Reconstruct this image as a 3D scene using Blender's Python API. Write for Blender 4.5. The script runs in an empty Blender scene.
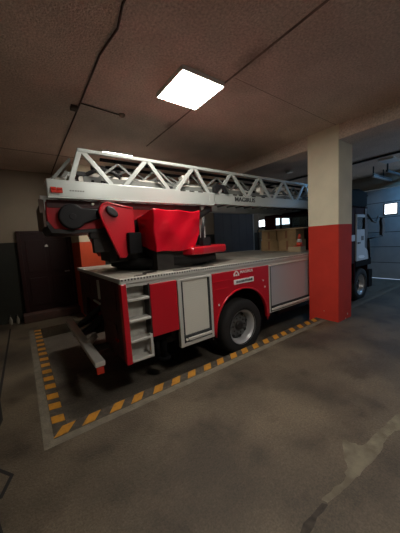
import bpy, bmesh, math, random
from mathutils import Vector, Matrix
random.seed(7)
PI = math.pi
S = bpy.context.scene
COL = S.collection

# ------------------------------------------------------------------ materials
def mat(name, col, rough=0.5, metal=0.0, col2=None, nscale=6.0, bump=0.0, bscale=40.0, spec=0.5, emit=None, estr=0.0, lo=0.35, hi=0.65, coat=0.0):
    m = bpy.data.materials.new(name); m.use_nodes = True
    nt = m.node_tree; b = nt.nodes['Principled BSDF']
    b.inputs['Base Color'].default_value = (*col, 1)
    b.inputs['Roughness'].default_value = rough
    b.inputs['Metallic'].default_value = metal
    b.inputs['Specular IOR Level'].default_value = spec
    b.inputs['Coat Weight'].default_value = coat
    if emit:
        b.inputs['Emission Color'].default_value = (*emit, 1)
        b.inputs['Emission Strength'].default_value = estr
    geo = nt.nodes.new('ShaderNodeNewGeometry')
    if col2:
        n = nt.nodes.new('ShaderNodeTexNoise'); n.inputs['Scale'].default_value = nscale
        n.inputs['Detail'].default_value = 8
        r = nt.nodes.new('ShaderNodeValToRGB')
        r.color_ramp.elements[0].position = lo; r.color_ramp.elements[1].position = hi
        r.color_ramp.elements[0].color = (*col, 1); r.color_ramp.elements[1].color = (*col2, 1)
        nt.links.new(geo.outputs['Position'], n.inputs['Vector'])
        nt.links.new(n.outputs['Fac'], r.inputs['Fac'])
        nt.links.new(r.outputs['Color'], b.inputs['Base Color'])
    if bump:
        n2 = nt.nodes.new('ShaderNodeTexNoise'); n2.inputs['Scale'].default_value = bscale
        n2.inputs['Detail'].default_value = 4
        bp = nt.nodes.new('ShaderNodeBump'); bp.inputs['Strength'].default_value = bump
        bp.inputs['Distance'].default_value = 0.02
        nt.links.new(geo.outputs['Position'], n2.inputs['Vector'])
        nt.links.new(n2.outputs['Fac'], bp.inputs['Height'])
        nt.links.new(bp.outputs['Normal'], b.inputs['Normal'])
    return m

def two_tone(name, low, high, z, rough=0.6, chip=None):
    """paint that changes colour at height z, with worn chips near the floor"""
    m = mat(name, low, rough, bump=0.15, bscale=60)
    nt = m.node_tree; b = nt.nodes['Principled BSDF']
    geo = nt.nodes['Geometry']
    sp = nt.nodes.new('ShaderNodeSeparateXYZ'); nt.links.new(geo.outputs['Position'], sp.inputs[0])
    gt = nt.nodes.new('ShaderNodeMath'); gt.operation = 'GREATER_THAN'; gt.inputs[1].default_value = z
    nt.links.new(sp.outputs['Z'], gt.inputs[0])
    def rgb(c, f):
        n = nt.nodes.new('ShaderNodeTexNoise'); n.inputs['Scale'].default_value = 3; n.inputs['Detail'].default_value = 7
        nt.links.new(geo.outputs['Position'], n.inputs['Vector'])
        r = nt.nodes.new('ShaderNodeValToRGB'); r.color_ramp.elements[0].position = .3; r.color_ramp.elements[1].position = .7
        r.color_ramp.elements[0].color = (*[v * f for v in c], 1); r.color_ramp.elements[1].color = (*c, 1)
        nt.links.new(n.outputs['Fac'], r.inputs['Fac']); return r.outputs['Color']
    lowc = rgb(low, .85)
    if chip:
        n = nt.nodes.new('ShaderNodeTexNoise'); n.inputs['Scale'].default_value = 9; n.inputs['Detail'].default_value = 6
        nt.links.new(geo.outputs['Position'], n.inputs['Vector'])
        mr = nt.nodes.new('ShaderNodeMapRange'); mr.inputs[1].default_value = -0.3; mr.inputs[2].default_value = .55
        mr.inputs[3].default_value = .30; mr.inputs[4].default_value = 0
        nt.links.new(sp.outputs['Z'], mr.inputs[0])
        ad = nt.nodes.new('ShaderNodeMath'); ad.operation = 'ADD'
        nt.links.new(n.outputs['Fac'], ad.inputs[0]); nt.links.new(mr.outputs[0], ad.inputs[1])
        g2 = nt.nodes.new('ShaderNodeMath'); g2.operation = 'GREATER_THAN'; g2.inputs[1].default_value = .83
        nt.links.new(ad.outputs[0], g2.inputs[0])
        mx0 = nt.nodes.new('ShaderNodeMix'); mx0.data_type = 'RGBA'
        nt.links.new(g2.outputs[0], mx0.inputs['Factor']); nt.links.new(lowc, mx0.inputs['A'])
        mx0.inputs['B'].default_value = (*chip, 1); lowc = mx0.outputs['Result']
    mx = nt.nodes.new('ShaderNodeMix'); mx.data_type = 'RGBA'
    nt.links.new(gt.outputs[0], mx.inputs['Factor'])
    nt.links.new(lowc, mx.inputs['A']); nt.links.new(rgb(high, .88), mx.inputs['B'])
    nt.links.new(mx.outputs['Result'], b.inputs['Base Color'])
    return m

def slat_mat(name, col, rough, metal, period, depth=.6):
    m = mat(name, col, rough, metal)
    nt = m.node_tree; b = nt.nodes['Principled BSDF']; geo = nt.nodes['Geometry']
    w = nt.nodes.new('ShaderNodeTexWave'); w.wave_type = 'BANDS'; w.bands_direction = 'Z'; w.wave_profile = 'SAW'
    w.inputs['Scale'].default_value = 2 * PI / 20 / period
    nt.links.new(geo.outputs['Position'], w.inputs['Vector'])
    bp = nt.nodes.new('ShaderNodeBump'); bp.inputs['Strength'].default_value = depth; bp.inputs['Distance'].default_value = .006
    nt.links.new(w.outputs['Fac'], bp.inputs['Height']); nt.links.new(bp.outputs['Normal'], b.inputs['Normal'])
    return m

def floor_mat(name, a, c, patchy=True):
    m = mat(name, a, .62, bump=.35, bscale=55)
    nt = m.node_tree; b = nt.nodes['Principled BSDF']; geo = nt.nodes['Geometry']
    def noise(s, d, lo, hi):
        n = nt.nodes.new('ShaderNodeTexNoise'); n.inputs['Scale'].default_value = s; n.inputs['Detail'].default_value = d
        nt.links.new(geo.outputs['Position'], n.inputs['Vector'])
        r = nt.nodes.new('ShaderNodeMapRange'); r.inputs[1].default_value = lo; r.inputs[2].default_value = hi
        nt.links.new(n.outputs['Fac'], r.inputs[0]); return r.outputs[0]
    big = noise(1.1, 9, .36, .64); fine = noise(38, 6, .25, .75); stain = noise(2.6, 7, .53, .68); grit = noise(85, 4, .35, .72)
    mx = nt.nodes.new('ShaderNodeMix'); mx.data_type = 'RGBA'
    mx.inputs['A'].default_value = (*a, 1); mx.inputs['B'].default_value = (*c, 1)
    nt.links.new(big, mx.inputs['Factor'])
    m2 = nt.nodes.new('ShaderNodeMix'); m2.data_type = 'RGBA'; m2.blend_type = 'MULTIPLY'
    m2.inputs['B'].default_value = (.55, .52, .5, 1)
    f = nt.nodes.new('ShaderNodeMath'); f.operation = 'MULTIPLY'; f.inputs[1].default_value = .75
    nt.links.new(fine, f.inputs[0]); nt.links.new(f.outputs[0], m2.inputs['Factor'])
    nt.links.new(mx.outputs['Result'], m2.inputs['A'])
    m3 = nt.nodes.new('ShaderNodeMix'); m3.data_type = 'RGBA'; m3.blend_type = 'MULTIPLY'
    m3.inputs['B'].default_value = (.6, .57, .55, 1)
    nt.links.new(stain, m3.inputs['Factor']); nt.links.new(m2.outputs['Result'], m3.inputs['A'])
    m4 = nt.nodes.new('ShaderNodeMix'); m4.data_type = 'RGBA'; m4.blend_type = 'MULTIPLY'
    m4.inputs['A'].default_value = (1, 1, 1, 1); m4.inputs['B'].default_value = (1.5, 1.45, 1.4, 1); m4.inputs['Factor'].default_value = 1
    m5 = nt.nodes.new('ShaderNodeMix'); m5.data_type = 'RGBA'; m5.blend_type = 'MULTIPLY'
    m5.inputs['B'].default_value = (.55, .55, .55, 1)
    nt.links.new(grit, m5.inputs['Factor']); nt.links.new(m3.outputs['Result'], m4.inputs['A'])
    nt.links.new(m4.outputs['Result'], m5.inputs['A'])
    nt.links.new(m5.outputs['Result'], b.inputs['Base Color'])
    return m

M = {}
M['ceiling'] = mat('ceiling_stucco', (.74, .61, .52), .9, col2=(.84, .70, .60), nscale=2.2, bump=.7, bscale=55)
def ceiling_detail(m):
    nt = m.node_tree; b = nt.nodes['Principled BSDF']; geo = nt.nodes['Geometry']
    src = b.inputs['Base Color'].links[0].from_socket
    n = nt.nodes.new('ShaderNodeTexNoise'); n.inputs['Scale'].default_value = 42; n.inputs['Detail'].default_value = 5
    nt.links.new(geo.outputs['Position'], n.inputs['Vector'])
    r = nt.nodes.new('ShaderNodeMapRange'); r.inputs[1].default_value = .35; r.inputs[2].default_value = .7
    nt.links.new(n.outputs['Fac'], r.inputs[0])
    a = nt.nodes.new('ShaderNodeMix'); a.data_type = 'RGBA'; a.blend_type = 'MULTIPLY'; a.inputs['B'].default_value = (.66, .64, .62, 1)
    nt.links.new(r.outputs[0], a.inputs['Factor']); nt.links.new(src, a.inputs['A'])
    out = a.outputs['Result']
    for c, sx, sy in (((2.27, 1.93, 3.69), .17, .36), ((2.25, 3.72, 3.69), .10, .22)):   # grime beside the joint
        mp = nt.nodes.new('ShaderNodeMapping'); mp.vector_type = 'TEXTURE'
        mp.inputs['Location'].default_value = c; mp.inputs['Scale'].default_value = (sx, sy, 1)
        nt.links.new(geo.outputs['Position'], mp.inputs['Vector'])
        ln = nt.nodes.new('ShaderNodeVectorMath'); ln.operation = 'LENGTH'; nt.links.new(mp.outputs[0], ln.inputs[0])
        n2 = nt.nodes.new('ShaderNodeTexNoise'); n2.inputs['Scale'].default_value = 12; n2.inputs['Detail'].default_value = 6
        nt.links.new(geo.outputs['Position'], n2.inputs['Vector'])
        ad = nt.nodes.new('ShaderNodeMath'); ad.operation = 'ADD'
        nt.links.new(ln.outputs['Value'], ad.inputs[0]); nt.links.new(n2.outputs['Fac'], ad.inputs[1])
        mr = nt.nodes.new('ShaderNodeMapRange'); mr.inputs[1].default_value = .5; mr.inputs[2].default_value = 1.45; mr.inputs[3].default_value = .8; mr.inputs[4].default_value = 0
        nt.links.new(ad.outputs[0], mr.inputs[0])
        q = nt.nodes.new('ShaderNodeMix'); q.data_type = 'RGBA'; q.blend_type = 'MULTIPLY'; q.inputs['B'].default_value = (.42, .38, .36, 1)
        nt.links.new(mr.outputs[0], q.inputs['Factor']); nt.links.new(out, q.inputs['A']); out = q.outputs['Result']
    nt.links.new(out, b.inputs['Base Color'])
ceiling_detail(M['ceiling'])
M['floor'] = floor_mat('worn_concrete', (.050, .039, .026), (.116, .093, .063))
M['pit'] = floor_mat('bay_concrete', (.085, .075, .062), (.15, .135, .11))
M['patch'] = mat('pale_screed', (.105, .088, .058), .8, col2=(.17, .146, .103), nscale=9, bump=.4, bscale=70)
M['kerb'] = mat('kerb_concrete', (.115, .098, .07), .8, col2=(.165, .142, .105), nscale=10, bump=.3, bscale=60)
M['yellow'] = mat('hazard_yellow', (.42, .185, .014), .6, col2=(.20, .098, .02), nscale=22, lo=.5, hi=.78)
M['black'] = mat('hazard_black', (.045, .036, .026), .7, col2=(.11, .09, .065), nscale=18, lo=.45, hi=.8)
M['wall'] = two_tone('wall_paint', (.018, .020, .015), (.29, .24, .178), 1.96)
M['wallplain'] = mat('wall_plain', (.34, .30, .235), .8, col2=(.40, .35, .27), nscale=3)
M['pillar'] = two_tone('pillar_paint', (.60, .035, .018), (.80, .74, .57), 1.905, .8, chip=(.50, .40, .28))
M['pillarback'] = two_tone('pillar_back_paint', (.72, .09, .028), (.66, .58, .42), 1.88, .6)
M['doorred'] = mat('maroon_door', (.017, .003, .004), .5, bump=.1)
M['doorframe'] = mat('maroon_frame', (.022, .004, .004), .5)
M['step'] = mat('step_redbrown', (.085, .04, .03), .8, col2=(.06, .034, .027), nscale=8)
M['red'] = mat('fire_red', (.52, .006, .018), .32, spec=.5, coat=.3, bump=.02, bscale=5)
M['redmatt'] = mat('dull_red', (.38, .010, .012), .5)
M['darkred'] = mat('dark_red', (.085, .008, .009), .5, col2=(.045, .007, .007), nscale=7)  # darker mottled red than the bodywork
M['tarp'] = mat('tarp_red', (.62, .003, .018), .24, spec=.6, bump=.35, bscale=9)
M['alu'] = mat('brushed_aluminium', (.60, .59, .55), .5, .25, bump=.03, bscale=80)
M['deck'] = mat('deck_plate', (.40, .38, .33), .5, .35, col2=(.27, .255, .22), nscale=7, bump=.25, bscale=45)
M['shutter'] = slat_mat('shutter_slats', (.74, .72, .64), .5, .05, .032, .4)
M['shutter2'] = slat_mat('shutter_slats_blue_sheen', (.56, .58, .62), .40, .3, .032, .3)  # same slats, tinted pale blue for the reflected blue light
M['silver'] = mat('ladder_paint', (.50, .545, .53), .30, .15, bump=.02)
M['silver2'] = mat('ladder_paint_shaded', (.20, .21, .20), .5, .2)  # ladder paint darkened for the shade inside; also on small fittings
M['rubber'] = mat('tyre_rubber', (.014, .013, .013), .75, bump=.2, bscale=60)
M['disc'] = mat('wheel_disc_grey', (.10, .10, .10), .5, .2)
M['rim'] = mat('wheel_steel', (.50, .51, .52), .35, .35)
M['plastic'] = mat('black_plastic', (.014, .014, .016), .45)
M['drum'] = mat('satin_black', (.006, .006, .008), .5, spec=.25)
M['blackmatt'] = mat('matt_black', (.008, .008, .009), .8, spec=.1)
M['dark'] = mat('dark_chassis', (.016, .013, .012), .6, col2=(.03, .024, .02), nscale=9)
M['pocket'] = mat('dusty_recess', (.44, .43, .39), .6, .1, col2=(.34, .33, .30), nscale=9)
M['white'] = mat('white_paint', (.75, .75, .73), .5)
M['lettering'] = mat('letter_dark', (.06, .065, .07), .5)
M['pale'] = mat('pale_metal', (.72, .70, .64), .4, .2)
M['taillamp'] = mat('tail_lens', (.55, .03, .015), .25, coat=.5)
M['amber'] = mat('amber_lens', (.6, .14, .03), .25)
M['cabdark'] = mat('cab_dark_red', (.030, .004, .005), .7, spec=.12)
M['cabwhite'] = mat('cab_white', (.36, .39, .42), .35, coat=.2)
M['lens'] = mat('lamp_lens', (.8, .82, .85), .15)
M['lampon'] = mat('lit_diffuser', (.9, .9, .88), .6, emit=(1, .93, .82), estr=42)
M['lampon2'] = mat('lit_tube_diffuser', (.9, .9, .88), .6, emit=(1, .93, .82), estr=120)
M['lampon3'] = mat('added_front_glow', (.9, .9, .88), .6, emit=(1, .94, .85), estr=66)
M['lampcool'] = mat('added_cold_glow', (.85, .9, .95), .6, emit=(.17, .52, 1), estr=32)
M['lampoff'] = mat('unlit_diffuser', (.50, .54, .58), .5)
M['frame'] = mat('lamp_frame', (.80, .78, .72), .5)
M['conduit'] = mat('brown_cable', (.075, .045, .034), .7)
M['soot'] = mat('sooty_joint', (.11, .075, .056), .9, col2=(.27, .2, .155), nscale=5)
M['soot3'] = mat('dark_break', (.022, .017, .013), .9, col2=(.05, .04, .03), nscale=20)
M['soot2'] = mat('faint_joint', (.30, .225, .18), .9)
M['garage'] = mat('garage_panel', (.52, .56, .58), .45, col2=(.44, .48, .50), nscale=3, bump=.1, bscale=90)
M['gasket'] = mat('dark_gasket', (.03, .032, .035), .7)
M['pane'] = mat('daylit_pane', (.8, .85, .9), .3, emit=(.86, .93, 1), estr=3.4)
M['steel'] = mat('galvanised', (.42, .43, .44), .45, .6)
M['slidedoor'] = mat('blue_grey_steel', (.12, .135, .165), .5, col2=(.10, .115, .145), nscale=2)
M['card'] = mat('cardboard', (.34, .23, .115), .85, col2=(.27, .18, .09), nscale=6)
M['card2'] = mat('pale_carton', (.38, .30, .19), .8)
M['tape'] = mat('brown_tape', (.20, .085, .04), .5)
M['orange'] = mat('cone_orange', (.60, .06, .03), .5)
M['bottle'] = mat('pale_plastic', (.22, .19, .15), .5)
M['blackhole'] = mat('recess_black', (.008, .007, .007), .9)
def glass_mat():
    m = bpy.data.materials.new('window_glass'); m.use_nodes = True
    nt = m.node_tree; b = nt.nodes['Principled BSDF']
    out = nt.nodes['Material Output']
    b.inputs['Base Color'].default_value = (.05, .07, .08, 1); b.inputs['Roughness'].default_value = .08
    t = nt.nodes.new('ShaderNodeBsdfTransparent'); t.inputs[0].default_value = (.82, .9, .92, 1)
    mx = nt.nodes.new('ShaderNodeMixShader'); mx.inputs[0].default_value = .2
    nt.links.new(t.outputs[0], mx.inputs[1]); nt.links.new(b.outputs[0], mx.inputs[2])
    nt.links.new(mx.outputs[0], out.inputs['Surface']); return m
M['glass'] = glass_mat()

# ------------------------------------------------------------------ geometry helpers
def box(bm, x0, x1, y0, y1, z0, z1, mi=0):
    v = [bm.verts.new((x, y, z)) for x in (x0, x1) for y in (y0, y1) for z in (z0, z1)]
    for q in ((0, 1, 3, 2), (4, 6, 7, 5), (0, 4, 5, 1), (2, 3, 7, 6), (0, 2, 6, 4), (1, 5, 7, 3)):
        f = bm.faces.new([v[i] for i in q]); f.material_index = mi
def prism(bm, pts, axis, a, b, mi=0):
    """2D outline pts extruded along axis from a to b (axis y: pts are x,z; z: x,y; x: y,z)"""
    def P(p, t):
        return {'y': (p[0], t, p[1]), 'z': (p[0], p[1], t), 'x': (t, p[0], p[1])}[axis]
    A = [bm.verts.new(P(p, a)) for p in pts]; B = [bm.verts.new(P(p, b)) for p in pts]
    n = len(pts)
    f = bm.faces.new(A); f.material_index = mi
    f = bm.faces.new(B[::-1]); f.material_index = mi
    for i in range(n):
        f = bm.faces.new((A[i], B[i], B[(i + 1) % n], A[(i + 1) % n])); f.material_index = mi
def cyl(bm, p0, p1, r0, r1=None, seg=20, mi=0, smooth=True):
    p0 = Vector(p0); p1 = Vector(p1); r1 = r0 if r1 is None else r1
    d = (p1 - p0).normalized(); a = d.orthogonal().normalized(); c = d.cross(a)
    A, B = [], []
    for i in range(seg):
        t = 2 * PI * i / seg; o = a * math.cos(t) + c * math.sin(t)
        A.append(bm.verts.new(p0 + o * r0)); B.append(bm.verts.new(p1 + o * r1))
    bm.faces.new(A[::-1]).material_index = mi; bm.faces.new(B).material_index = mi
    for i in range(seg):
        f = bm.faces.new((A[i], A[(i + 1) % seg], B[(i + 1) % seg], B[i])); f.smooth = smooth; f.material_index = mi
def tube(bm, pts, r, seg=10):
    pts = [Vector(p) for p in pts]; rings = []
    up = None
    for i, p in enumerate(pts):
        d = (pts[min(i + 1, len(pts) - 1)] - pts[max(i - 1, 0)]).normalized()
        if up is None: up = d.orthogonal().normalized()
        up = (up - d * up.dot(d)).normalized(); c = d.cross(up)
        rings.append([bm.verts.new(p + (up * math.cos(2 * PI * k / seg) + c * math.sin(2 * PI * k / seg)) * r) for k in range(seg)])
    for a, b in zip(rings, rings[1:]):
        for k in range(seg):
            f = bm.faces.new((a[k], a[(k + 1) % seg], b[(k + 1) % seg], b[k])); f.smooth = True
    bm.faces.new(rings[0][::-1]); bm.faces.new(rings[-1])
def lathe(bm, prof, c, axis='y', seg=48, closed=False):
    """prof: list of (radius, offset along axis)"""
    rings = []
    for r, o in prof:
        ring = []
        for k in range(seg):
            t = 2 * PI * k / seg; u, v = r * math.cos(t), r * math.sin(t)
            ring.append(bm.verts.new({'y': (c[0] + u, c[1] + o, c[2] + v), 'z': (c[0] + u, c[1] + v, c[2] + o), 'x': (c[0] + o, c[1] + u, c[2] + v)}[axis]))
        rings.append(ring)
    pr = list(zip(rings, rings[1:]))
    if closed: pr.append((rings[-1], rings[0]))
    for a, b in pr:
        for k in range(seg):
            f = bm.faces.new((a[k], a[(k + 1) % seg], b[(k + 1) % seg], b[k])); f.smooth = True
    if not closed:
        bm.faces.new(rings[0][::-1]); bm.faces.new(rings[-1])
def bar(bm, p0, p1, w, t):
    """flat bar from p0 to p1 in an XZ plane: w wide in the plane, t thick along y"""
    p0 = Vector(p0); p1 = Vector(p1); d = (p1 - p0).normalized(); n = Vector((-d.z, 0, d.x)) * (w / 2); y = Vector((0, t, 0))
    q = [p0 - n, p0 + n, p1 + n, p1 - n]
    A = [bm.verts.new(v) for v in q]; B = [bm.verts.new(v + y) for v in q]
    bm.faces.new(A); bm.faces.new(B[::-1])
    for i in range(4): bm.faces.new((A[i], B[i], B[(i + 1) % 4], A[(i + 1) % 4]))
def obj(name, fill, m, parent=None, bevel=0, seg=2, kind=None):
    bm = bmesh.new(); fill(bm)
    bmesh.ops.recalc_face_normals(bm, faces=bm.faces[:])
    me = bpy.data.meshes.new(name); bm.to_mesh(me); bm.free()
    for k in (m if isinstance(m, (list, tuple)) else [m]): me.materials.append(M[k])
    o = bpy.data.objects.new(name, me); COL.objects.link(o)
    if bevel:
        b = o.modifiers.new('edge', 'BEVEL'); b.width = bevel; b.segments = seg; b.limit_method = 'ANGLE'; b.angle_limit = math.radians(40)
    if parent: o.parent = parent
    if kind: o['kind'] = kind
    return o
def tag(o, label, cat=None, group=None, kind=None):
    o['label'] = label
    if cat: o['category'] = cat
    if group: o['group'] = group
    if kind: o['kind'] = kind
    return o
def thing(name, label, cat, loc=(0, 0, 0), group=None):
    o = bpy.data.objects.new(name, None); COL.objects.link(o); o.location = loc; o.empty_display_size = .2
    return tag(o, label, cat, group)
def local(o, root):
    """parent a mesh made in world coordinates to a moved root without shifting it"""
    o.parent = root; o.matrix_parent_inverse = Matrix.Translation(root.location).inverted(); return o
def lettering(name, text, size, loc, rot, m, parent, depth=.003, sx=1.0):
    c = bpy.data.curves.new(name + '_curve', 'FONT'); c.body = text; c.size = size; c.extrude = depth
    c.align_x = 'CENTER'; c.align_y = 'CENTER'; c.offset = size * .012
    t = bpy.data.objects.new(name + '_curve', c); COL.objects.link(t)
    dg = bpy.context.evaluated_depsgraph_get(); me = bpy.data.meshes.new_from_object(t.evaluated_get(dg))
    bpy.data.objects.remove(t); bpy.data.curves.remove(c)
    me.transform(Matrix.Diagonal((sx, 1, 1, 1)))
    me.materials.clear(); me.materials.append(M[m])
    o = bpy.data.objects.new(name, me); COL.objects.link(o); o.location = loc; o.rotation_euler = rot
    if parent: o.parent = parent
    return o

def islands(fill):
    """one fill function per separate piece of a shape"""
    bm = bmesh.new(); fill(bm); bm.verts.ensure_lookup_table(); seen = set(); out = []
    for v in bm.verts:
        if v in seen: continue
        st, isl = [v], []
        seen.add(v)
        while st:
            a = st.pop(); isl.append(a)
            for e in a.link_edges:
                o = e.other_vert(a)
                if o not in seen: seen.add(o); st.append(o)
        idx = {a: k for k, a in enumerate(isl)}
        fs = {f for a in isl for f in a.link_faces}
        out.append(([a.co.copy() for a in isl], [([idx[a] for a in f.verts], f.smooth, f.material_index) for f in fs]))
    bm.free()
    def mk(co, fs):
        def g(b):
            vs = [b.verts.new(c) for c in co]
            for q, sm, mi in fs:
                f = b.faces.new([vs[k] for k in q]); f.smooth = sm; f.material_index = mi
        return g
    return [mk(*i) for i in out]

PITZ = -.23
CEIL = 3.69
# ------------------------------------------------------------------ setting
def f_floor(bm):
    box(bm, -1.2, 10.5, -4, 2.70, -.4, 0)
    box(bm, -1.2, .20, 2.70, 10, -.4, 0)
    box(bm, .20, 10.5, 6.48, 10, -.4, 0)
tag(obj('floor', f_floor, 'floor', kind='structure'), 'worn brown-grey concrete floor around the sunken truck bay', 'floor')
def f_pit(bm):
    box(bm, .20, 9.0, 2.70, 6.48, -.4, PITZ)
    prism(bm, [(9.0, -.4), (9.0, PITZ), (10.2, 0), (10.5, 0), (10.5, -.4)], 'y', 2.70, 6.48)
tag(obj('floor_bay', f_pit, 'pit', kind='structure'), 'dark lower concrete floor under the fire truck', 'floor')
def f_kerb(bm):
    prism(bm, [(-.01, 2.46), (10.4, 2.46), (10.4, 2.56), (.075, 2.56), (.075, 6.48), (-.01, 6.48)], 'z', .0, .003)
tag(obj('trim_1', f_kerb, 'kerb', kind='structure'), 'pale concrete border outside the yellow and black hazard stripe', 'kerb')
def f_stripe(bm):
    prism(bm, [(.075, 2.56), (4.9, 2.56), (4.9, 2.70), (.20, 2.70), (.20, 6.48), (.075, 6.48)], 'z', .0, .005, 1)
    n = 0
    for k in range(19):
        x = .12 + .25 * k
        if x + .25 > 4.88: break
        j = random.uniform(-.015, .015)
        prism(bm, [(x - .045 + j, 2.565), (x + .075 + j, 2.565), (x + .165 + j, 2.695), (x + .045 + j, 2.695)], 'z', .0045, .008, 0)
    for k in range(15):
        y = 2.86 + .25 * k; j = random.uniform(-.012, .012)
        prism(bm, [(.08, y - .06 + j), (.195, y - .085 + j), (.195, y + .04 + j), (.08, y + .065 + j)], 'z', .0045, .008, 0)
tag(obj('trim_2', f_stripe, ['yellow', 'black'], kind='structure'), 'yellow and black hazard stripe painted along the edge of the bay', 'hazard stripe')
def f_patch(bm):
    P = [(2.051, 0.905), (2.064, 0.84), (2.093, 0.776), (2.174, 0.762), (2.292, 0.759), (2.478, 0.737), (2.667, 0.725), (2.817, 0.704), (2.56, 0.636), (2.418, 0.668), (2.307, 0.677), (2.137, 0.665), (1.992, 0.669), (1.847, 0.683), (1.706, 0.692), (1.579, 0.715), (1.46, 0.736), (1.443, 0.774), (1.58, 0.749), (1.686, 0.736), (1.798, 0.764), (1.896, 0.829)]
    Q = []
    for i, p in enumerate(P):
        q = P[(i + 1) % len(P)]
        for t in (0, .33, .66):
            Q.append((p[0] + (q[0] - p[0]) * t + random.uniform(-.014, .014), p[1] + (q[1] - p[1]) * t + random.uniform(-.006, .006)))
    prism(bm, Q, 'z', 0, .0025)
tag(obj('trim_3', f_patch, 'patch', kind='structure'), 'pale ragged screed patch in the concrete floor nearest the viewer', 'floor patch')
tag(obj('trim_8', lambda bm: prism(bm, [(1.418, 0.754), (1.436, 0.724), (1.37, .722), (1.314, 0.73), (1.25, .715), (1.0, 0.70), (.98, .73), (1.153, 0.747), (1.22, .765), (1.282, 0.758)], 'z', 0, .002), 'soot3', kind='structure'), 'dark broken streak in the floor below the pale screed patch', 'floor crack')
def f_groove(bm):
    for pts in ([(-.35, 7.0), (-.355, 6.15), (-.385, 3.70), (-.34, 3.23), (-.40, 2.9)], [(-.39, 2.62), (-.33, 2.5), (-.235, 2.36), (-.30, 2.18)], [(-.40, 2.3), (-.32, 2.05), (-.285, 1.9), (-.25, 1.6)]):
        for (x0, y0), (x1, y1) in zip(pts, pts[1:]):
            w = .014
            prism(bm, [(x0 - w, y0), (x0 + w, y0), (x1 + w, y1), (x1 - w, y1)], 'z', 0, .002)
tag(obj('trim_4', f_groove, 'blackhole', kind='structure'), 'dark crack running along the floor left of the hazard stripe', 'floor crack')
tag(obj('ceiling', lambda bm: box(bm, -1.2, 10.5, -4, 10, CEIL, CEIL + .2), 'ceiling', kind='structure'), 'brown-lit rough stucco ceiling of the garage', 'ceiling')
def f_seam(bm):
    pts = [(2.285, 4.75), (2.29, 3.1), (2.30, 2.35), (2.31, 1.2), (2.31, -1)]
    for (x0, y0), (x1, y1) in zip(pts, pts[1:]):
        prism(bm, [(x0 - .012, y0), (x0 + .014, y0), (x1 + .014, y1), (x1 - .012, y1)], 'z', CEIL - .004, CEIL + .01)
tag(obj('trim_5', f_seam, 'soot', kind='structure'), 'sooty dark joint across the ceiling beside the square lamp', 'ceiling joint')
def f_seam2(bm):
    box(bm, 2.35, 4.88, 2.285, 2.293, CEIL - .0015, CEIL + .01)
    box(bm, -1.1, 4.88, 6.03, 6.06, CEIL - .003, CEIL + .01)
tag(obj('trim_6', f_seam2, 'soot2', kind='structure'), 'faint slab joints in the ceiling running towards the big pillar', 'ceiling joint')
tag(obj('beam', lambda bm: box(bm, 4.90, 5.42, -4, 10, 3.43, CEIL + .02), 'ceiling', kind='structure', bevel=.01), 'deep stucco ceiling beam carried by the red and cream pillar', 'beam')
tag(obj('pillar', lambda bm: box(bm, 4.885, 5.45, 2.245, 2.85, -.3, CEIL + .02), 'pillar', kind='structure', bevel=.012), 'square concrete pillar, red below and cream above, beside the truck', 'pillar')
tag(obj('pillar', lambda bm: box(bm, 1.18, 1.74, 6.49, 7.56, 0, CEIL + .02), 'pillarback', kind='structure', bevel=.012), 'orange-red and cream pillar beside the maroon door behind the truck', 'pillar')
tag(obj('wall_back', lambda bm: box(bm, -1.2, 8.9, 7.55, 7.75, 0, CEIL + .02), 'wall', kind='structure'), 'back wall, cream above a dark green-grey dado', 'wall')
def f_recess(bm):
    box(bm, 8.8, 8.9, 7.75, 9.9, 0, CEIL); box(bm, 8.8, 10.5, 9.8, 10, 0, CEIL)
tag(obj('wall_recess', f_recess, 'wallplain', kind='structure'), 'plain wall of the further bay beyond the grey sliding door', 'wall')
tag(obj('wall_left', lambda bm: box(bm, -1.4, -1.2, -4, 10, -.2, CEIL + .02), 'wall', kind='structure'), 'left side wall of the garage', 'wall')
tag(obj('wall_near', lambda bm: box(bm, -1.2, 10.5, -4.2, -4, -.2, CEIL + .02), 'wallplain', kind='structure'), 'plain wall behind the viewer', 'wall')
def f_front(bm):
    for y0, y1, z0, z1 in ((2.25, 2.62, 0, CEIL), (6.1, 6.55, 0, CEIL), (9.7, 10, 0, CEIL), (2.62, 6.1, 3.2, CEIL), (6.55, 9.7, 3.2, CEIL), (-2.6, 2.25, 3.2, CEIL), (-4, -2.6, 0, CEIL)):
        box(bm, 10.5, 10.8, y0, y1, z0, z1)
tag(obj('wall_front', f_front, 'wallplain', kind='structure'), 'front wall holding the garage doors', 'wall')

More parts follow.
